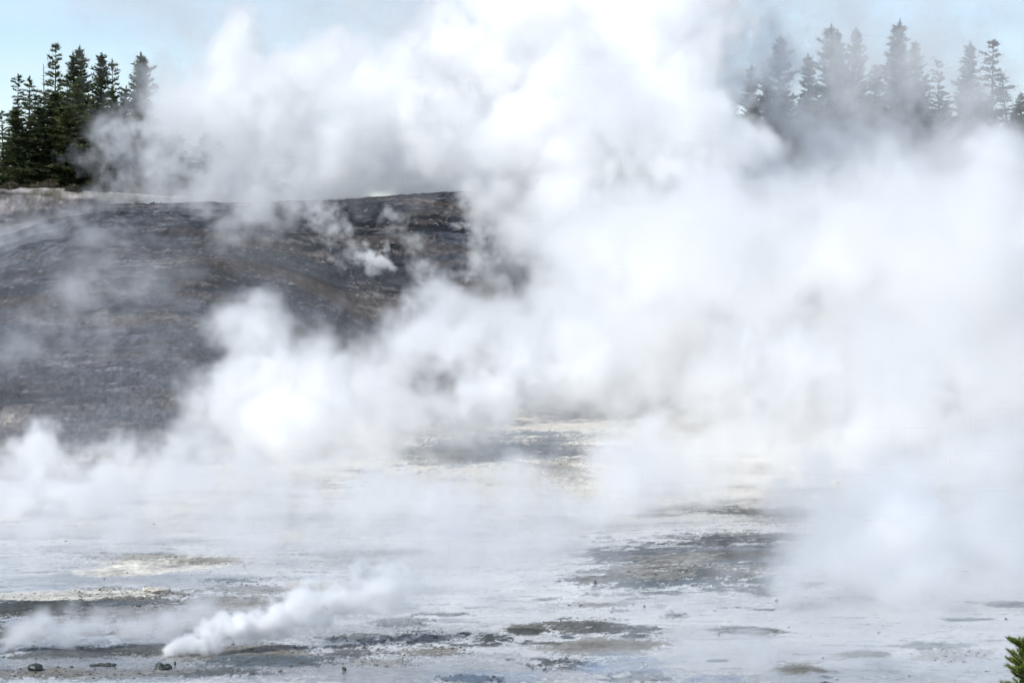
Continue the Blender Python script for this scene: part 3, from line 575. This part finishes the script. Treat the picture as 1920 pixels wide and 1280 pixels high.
def fbm3(n, dx, seed, lmax, beta):
    g = np.random.default_rng(seed); a = g.standard_normal(n, dtype=np.float32)
    F = np.fft.rfftn(a); k2 = (np.fft.fftfreq(n[0], dx)[:, None, None] ** 2 + np.fft.fftfreq(n[1], dx)[None, :, None] ** 2 + np.fft.rfftfreq(n[2], dx)[None, None, :] ** 2)
    kk = np.sqrt(k2); kk[0, 0, 0] = 1; F *= np.where(kk < 1 / lmax, (kk * lmax) ** 2, 1) * (kk + 1e-6) ** -beta; F[0, 0, 0] = 0
    a = np.fft.irfftn(F, s=n).astype(np.float32); return a / a.std()

# billows: px, py, distance, radius (photo px), density per metre; soft edge fraction
B = []
def puff(px, py, D, r, k=.5, soft=.35, sy=1.0, rough=.45):
    if D < 200 and py > 700: D = min(D, 15.08 / ((py - 450) / 5444 + .012 + .4 * r / FPX))
    if k < .2: rough *= 1.45; k *= 1.15
    B.append((*at(px, py, D), r * D / FPX * 1.13, k * (2.3 if k >= .2 else 3.2), soft, sy, rough))
def cloud(px0, py0, px1, py1, D0, D1, n, r0, r1, k, soft=.5, rough=.5, seed=0):
    g = np.random.default_rng(5000 + seed + int(px0) + int(py0) * 7)
    m = int(math.ceil(math.sqrt(n * max(1, (px1 - px0)) / max(1, (py1 - py0))))) ; q = max(1, int(round(n / m)))
    for i in range(m):
        for j in range(q):
            puff(px0 + (px1 - px0) * (i + g.uniform(.1, .9)) / m, py0 + (py1 - py0) * (j + g.uniform(.1, .9)) / q, g.uniform(D0, D1), g.uniform(r0, r1), k * g.uniform(.7, 1.3), soft, 1, rough)
def trail(pts, n, k0, k1, soft=.35, rough=.5, seed=1):
    """pts: (px, py, D, r) along a drifting plume"""
    g = np.random.default_rng(seed); P = np.array(pts, float); q = np.linspace(0, len(P) - 1, n)
    for i, t in enumerate(q):
        a = int(min(t, len(P) - 2)); c = P[a] + (P[a + 1] - P[a]) * (t - a); r = c[3]
        puff(c[0] + g.normal(0, r * .25), c[1] + g.normal(0, r * .25), c[2] + g.normal(0, .2), r * g.uniform(.8, 1.15), k0 + (k1 - k0) * i / n, soft, 1, rough)
# --- great upper left cloud
for a in [(430, 140, 262, 95, .45), (345, 215, 258, 75, .30), (470, 230, 262, 105, .35), (560, 180, 258, 115, .45), (640, 130, 255, 90, .40), (520, 300, 262, 75, .16), (620, 270, 255, 95, .28), (720, 200, 250, 110, .45), (700, 320, 250, 60, .14), (800, 130, 245, 90, .5), (310, 150, 268, 60, .10),
          (850, 230, 240, 100, .6), (800, 300, 240, 60, .3), (890, 285, 235, 45, .4)]: puff(*a)
cloud(560, 285, 900, 350, 246, 262, 12, 45, 65, .5, .6)
# --- the tall opaque middle column
cloud(930, 30, 1330, 400, 205, 240, 30, 75, 130, .60, .3)
cloud(900, -120, 1330, 30, 210, 250, 10, 80, 120, .5, .3)
cloud(900, 100, 1010, 270, 215, 235, 5, 60, 90, .5)
puff(1310, 100, 230, 75, .4); puff(1280, 230, 222, 65, .5); puff(1330, 20, 235, 70, .3); puff(1290, 320, 220, 70, .5)
cloud(1100, 180, 1320, 420, 198, 214, 9, 80, 110, .55, .7)
for px in range(560, 900, 28): puff(px, 358, 256, 40, .6, .6, 1, .2)
# thin veil along the top left and over the right trees
cloud(150, -60, 900, 60, 240, 290, 12, 90, 140, .035, .9)
cloud(600, 0, 900, 90, 240, 270, 5, 70, 110, .09, .7)
cloud(1400, 20, 1560, 200, 250, 285, 6, 70, 100, .10, .8)
cloud(1540, 40, 1920, 220, 250, 288, 14, 80, 120, .055, .8)
cloud(1380, 290, 1920, 440, 215, 270, 20, 70, 110, .19, .7)
for a in [(1475, 150, 262, 48, .22), (1480, 80, 264, 45, .16), (1470, 220, 258, 55, .3)]: puff(*a, .8)
cloud(1440, 150, 1920, 290, 235, 284, 12, 60, 95, .05, .9, .8)
# --- veils over the left trees and hill top
trail([(170, 310, 266, 34), (240, 270, 266, 45), (330, 300, 266, 55), (430, 330, 262, 60), (540, 330, 258, 50)], 20, .11, .13, .8, 1.0)
cloud(260, 200, 600, 350, 250, 276, 14, 50, 80, .07, .9, .8)
cloud(160, 300, 330, 345, 268, 274, 4, 40, 60, .018, .9, .8)
cloud(330, 380, 560, 480, 225, 240, 10, 55, 85, .19, .8, .8)
cloud(0, 425, 240, 500, 225, 243, 9, 45, 62, .14, .9, .8)
cloud(0, 560, 240, 720, 195, 215, 9, 60, 90, .10, .9, .8)
cloud(250, 440, 480, 760, 195, 222, 10, 50, 80, .035, .9, .8)
cloud(560, 370, 950, 420, 225, 242, 7, 40, 60, .03, .9, .8)
# --- centre left billows in front of the hill
for a in [(455, 620, 178, 55, .55), (510, 610, 178, 50, .5), (560, 625, 178, 45, .35), (470, 690, 176, 75, .55), (570, 700, 176, 80, .55), (420, 760, 174, 80, .8), (520, 790, 172, 105, .9), (640, 740, 172, 80, .5), (380, 800, 172, 55, .22), (640, 810, 170, 80, .5), (720, 790, 170, 60, .4), (360, 710, 175, 40, .12),
          (700, 690, 176, 60, .35), (760, 640, 178, 55, .4), (820, 600, 180, 55, .40), (830, 540, 184, 42, .28), (860, 650, 178, 60, .40), (760, 720, 176, 75, .4), (880, 570, 182, 50, .3), (730, 620, 180, 35, .14), (640, 650, 180, 35, .10), (800, 690, 176, 55, .4), (860, 720, 174, 50, .35)]: puff(*a)
cloud(640, 760, 900, 800, 165, 176, 8, 45, 65, .35, .8)
for a in [(800, 640, 176, 62, .7), (860, 700, 174, 62, .7), (910, 640, 176, 60, .6), (940, 580, 182, 60, .4), (590, 640, 178, 55, .6), (620, 700, 176, 62, .7), (690, 720, 175, 60, .7), (700, 655, 177, 45, .3), (930, 740, 172, 60, .4), (450, 820, 170, 70, .6), (560, 840, 168, 70, .5)]: puff(*a, .5, 1, .35)
# --- the broad right hand mass
cloud(1020, 440, 1300, 620, 180, 215, 14, 80, 120, .20, .5)
cloud(930, 600, 1250, 740, 170, 195, 9, 65, 95, .20, .5)
cloud(1280, 380, 1900, 700, 165, 215, 34, 90, 140, .24, .45)
cloud(1250, 640, 1900, 900, 150, 190, 24, 80, 120, .22, .5)
cloud(1000, 380, 1250, 470, 200, 225, 6, 70, 90, .35, .4)
for a in [(1880, 300, 190, 60, .7), (1850, 350, 190, 55, .6), (1910, 400, 188, 90, .6), (1860, 460, 186, 80, .5), (1790, 520, 182, 80, .3), (1900, 520, 182, 70, .4)]: puff(*a)
trail([(820, 795, 168, 7), (870, 775, 168, 20), (930, 745, 167, 34), (1000, 710, 167, 50), (1080, 690, 168, 65), (1150, 680, 170, 80)], 18, .9, .25, .4, .5)
# --- left lower billows
for a in [(70, 850, 160, 58, 1.1), (60, 920, 158, 70, 1.0), (120, 880, 159, 55, .9), (190, 865, 160, 50, .6), (200, 920, 158, 60, .6), (20, 980, 155, 70, .35), (120, 980, 154, 75, .35), (260, 950, 156, 65, .20), (340, 900, 160, 60, .16), (10, 880, 160, 45, .5), (150, 940, 156, 70, .9), (230, 890, 157, 60, .7), (310, 900, 156, 60, .5), (100, 870, 158, 50, .8), (30, 940, 156, 70, .8), (230, 1000, 150, 60, .22), (60, 1040, 146, 50, .15)]: puff(*a)
cloud(250, 850, 720, 1000, 142, 172, 20, 60, 90, .19, .8, .7)
cloud(330, 940, 1000, 1040, 122, 148, 18, 60, 90, .19, .9, .7)
cloud(0, 980, 330, 1060, 122, 140, 8, 55, 75, .13, .9, .7)
cloud(780, 930, 1080, 1030, 125, 150, 9, 60, 85, .2, .8, .6)
cloud(780, 1030, 1000, 1090, 112, 125, 6, 50, 70, .15, .8, .6)
# --- lower right column
for a in [(1150, 900, 150, 75, .35), (1120, 970, 146, 65, .28), (1210, 930, 148, 85, .40), (1290, 920, 148, 70, .40), (1250, 860, 155, 90, .35), (1230, 990, 140, 60, .22), (1350, 860, 155, 80, .3), (1440, 850, 158, 80, .22), (1530, 880, 156, 70, .25), (1620, 850, 152, 90, .35), (1640, 950, 140, 70, .40), (1620, 1030, 130, 60, .30), (1570, 1075, 124, 40, .20),
          (1700, 1000, 132, 90, .35), (1720, 1080, 124, 60, .22), (1800, 960, 136, 95, .30), (1840, 1060, 126, 80, .26), (1900, 980, 134, 90, .3), (1650, 1100, 121, 40, .15), (1760, 850, 148, 90, .3), (1880, 860, 146, 90, .3)]: puff(*a)
cloud(1380, 880, 1560, 970, 148, 160, 5, 50, 75, .07, .8, .7)
cloud(1520, 1110, 1900, 1190, 104, 116, 10, 60, 85, .08, .9, .6)
cloud(1200, 1200, 1500, 1290, 92, 100, 9, 50, 75, .22, .9, .6)
cloud(1480, 1200, 1900, 1290, 91, 100, 9, 70, 95, .06, .9, .6)
cloud(1540, 990, 1920, 1120, 108, 128, 26, 70, 105, .48, .6, .5, 3)
cloud(1250, 1010, 1560, 1100, 100, 112, 4, 50, 70, .02, .9, .6, 3)
cloud(100, 900, 1000, 1050, 118, 140, 14, 60, 90, .10, .9, .7, 9)
cloud(700, 1050, 1100, 1120, 104, 116, 6, 60, 80, .10, .9, .7, 9)
cloud(1480, 900, 1920, 1060, 115, 138, 16, 80, 120, .30, .9, .5, 5)
cloud(1120, 1090, 1920, 1270, 92, 108, 22, 80, 115, .055, 1.0, .6, 5)
# --- second low plume at the lower left
trail([(20, 1200, 98, 16), (90, 1188, 98, 24), (160, 1182, 98, 26), (200, 1145, 99, 22), (230, 1170, 99, 28), (320, 1165, 100, 30), (400, 1140, 101, 34)], 34, 1.7, .6, .5, .8)
trail([(20, 1215, 100, 12), (120, 1200, 101, 20), (300, 1190, 102, 22)], 12, .16, .10, .7, .8)
trail([(560, 1130, 101, 44), (680, 1110, 103, 50), (800, 1120, 104, 60), (900, 1130, 104, 50)], 10, .16, .07, .7, .6)

def rasterise(lo, dx, n, seed, lmax, wfun=None, base=None, billows=None, amp=1.0, warp=1.0):
    F1 = fbm3(n, dx, seed, lmax, 1.68)
    D_ = np.zeros(n, np.float32); ax = [lo[i] + dx * np.arange(n[i], dtype=np.float32) for i in range(3)]
    bil = (np.abs(fbm3(n, dx, seed + 1, lmax * .55, 1.75)) - .8).astype(np.float32)
    F1 = F1 * .75 - bil * .55
    wv = fbm3(n, dx, seed + 2, lmax * .8, 2.3); W3 = (wv, np.roll(wv, n[0] // 2, 0), np.roll(wv, n[1] // 2, 1))
    for (x, y, z, r, k, soft, sy, rough) in (billows if billows is not None else B):
        R_ = r * 1.7; sl = []; ok = True
        for i, c in enumerate((x, y, z)):
            a = max(0, int((c - R_ - lo[i]) / dx)); b = min(n[i], int((c + R_ - lo[i]) / dx) + 2)
            if b <= a: ok = False; break
            sl.append(slice(a, b))
        if not ok: continue
        sl = tuple(sl)
        q = .30 * min(r, lmax * .45) * warp
        d = np.sqrt((ax[0][sl[0]][:, None, None] - x + q * W3[0][sl]) ** 2 + (ax[1][sl[1]][None, :, None] - y + q * W3[1][sl]) ** 2 + (ax[2][sl[2]][None, None, :] - z + q * W3[2][sl]) ** 2) / r
        e = 1 - d + F1[sl] * rough * .46 * amp
        c = k * np.clip(e / (soft * 1.4 + .32), 0, 1) ** 1.4 * np.clip((1.6 - d) * 3, 0, 1)
        D_[sl] = np.maximum(D_[sl], c) + .25 * np.minimum(D_[sl], c)
    if base is not None: D_ += base(ax, F1)
    if wfun is not None: D_ *= wfun(ax[1])[None, :, None]
    D_[D_ < .0015] = 0
    D_[0] = D_[-1] = 0; D_[:, 0] = D_[:, -1] = 0; D_[:, :, -1] = 0
    return D_
def mist(ax, F1):
    x, y, z = ax; f = np.exp(-np.clip(z - 1, 0, None) / 5.0)[None, None, :] * sstep(120, 160, y)[None, :, None] * (1 - sstep(262, 275, y))[None, :, None]
    h = (sstep(196, 206, y) * (1 - sstep(262, 272, y)))[None, :, None] * (1 - sstep(12, 16.5, z))[None, None, :] * (1 - .95 * sstep(-22, -12, x))[:, None, None]
    return (.010 * f * np.clip(.8 + .9 * F1, 0, 3) + 0.0135 * h * np.clip(.5 + 1.0 * F1, 0, 3)).astype(np.float32)
FAR_LO, FAR_DX = (-52, 170, 0), .32; NEAR_LO, NEAR_DX = (-34, 88, -.3), .225
fn = (int(104 / FAR_DX), int(128 / FAR_DX), int(44 / FAR_DX)); nn = (int(68 / NEAR_DX), int(92 / NEAR_DX), int(26 / NEAR_DX))
def even(t): return tuple(int(v + v % 2) for v in t)
fn, nn = even(fn), even(nn)
steam_object('steam', rasterise(FAR_LO, FAR_DX, fn, 5, 11, lambda y: sstep(171, 179, y), mist), FAR_LO, FAR_DX, 'great white steam clouds over the hillside and the woods')
steam_object('steam', rasterise(NEAR_LO, NEAR_DX, nn, 9, 6, lambda y: 1 - sstep(171, 179, y), mist), NEAR_LO, NEAR_DX, 'white steam drifting low over the sinter flats')
# the crisp jet from the vent has its own finer grid
JB = B; B = []
trail([(304, 1240, 96.5, 4), (316, 1226, 96.6, 10), (345, 1210, 96.8, 16), (400, 1192, 97, 20), (450, 1172, 97.5, 24), (520, 1152, 98, 28), (600, 1132, 99, 36), (700, 1112, 100, 42), (780, 1105, 101, 40)], 56, 6.0, .18, .25, .5, seed=4)
jb = B; jlo = (-12.4, 93.5, -.2); jd = .085; jn = even((int(10.4 / jd), int(10 / jd), int(5 / jd)))
steam_object('steam_jet', rasterise(jlo, jd, jn, 21, 1.6, None, None, jb, 1.0), jlo, jd, 'dense white jet of steam blown right from the dark vent')
B = JB
# wisps from the small vents on the dark hill, on a finer grid
B = []
trail([(738, 505, 221, 5), (722, 492, 221, 14), (700, 488, 221, 19), (676, 487, 221, 13), (655, 495, 222, 9)], 13, 1.3, .6, .3, .5)
trail([(650, 480, 224, 16), (640, 440, 224, 24), (610, 400, 225, 24), (595, 370, 226, 22)], 11, .22, .10, .6, .9)
trail([(760, 490, 226, 8), (775, 460, 226, 18), (745, 420, 227, 16), (735, 400, 228, 12)], 9, .30, .12, .6, .9)
trail([(800, 560, 218, 22), (800, 510, 220, 20), (780, 490, 222, 18)], 7, .30, .2, .6, .8)
trail([(850, 512, 220, 8), (880, 505, 220, 18), (905, 470, 221, 22), (900, 400, 224, 26), (895, 350, 226, 30)], 12, .45, .2, .5, .8)
trail([(470, 600, 214, 14), (445, 560, 215, 20), (430, 600, 214, 16)], 5, .1, .1, .6, .9)
wb = B; wlo = (-19.5, 213, 2.0); wd = .16; wn = even((int(22 / wd), int(17 / wd), int(18 / wd)))
steam_object('steam_wisps', rasterise(wlo, wd, wn, 33, 3.2, None, None, wb, 1.25, 1.6), wlo, wd, 'thin steam wisps rising from small vents on the dark mound')
B = JB
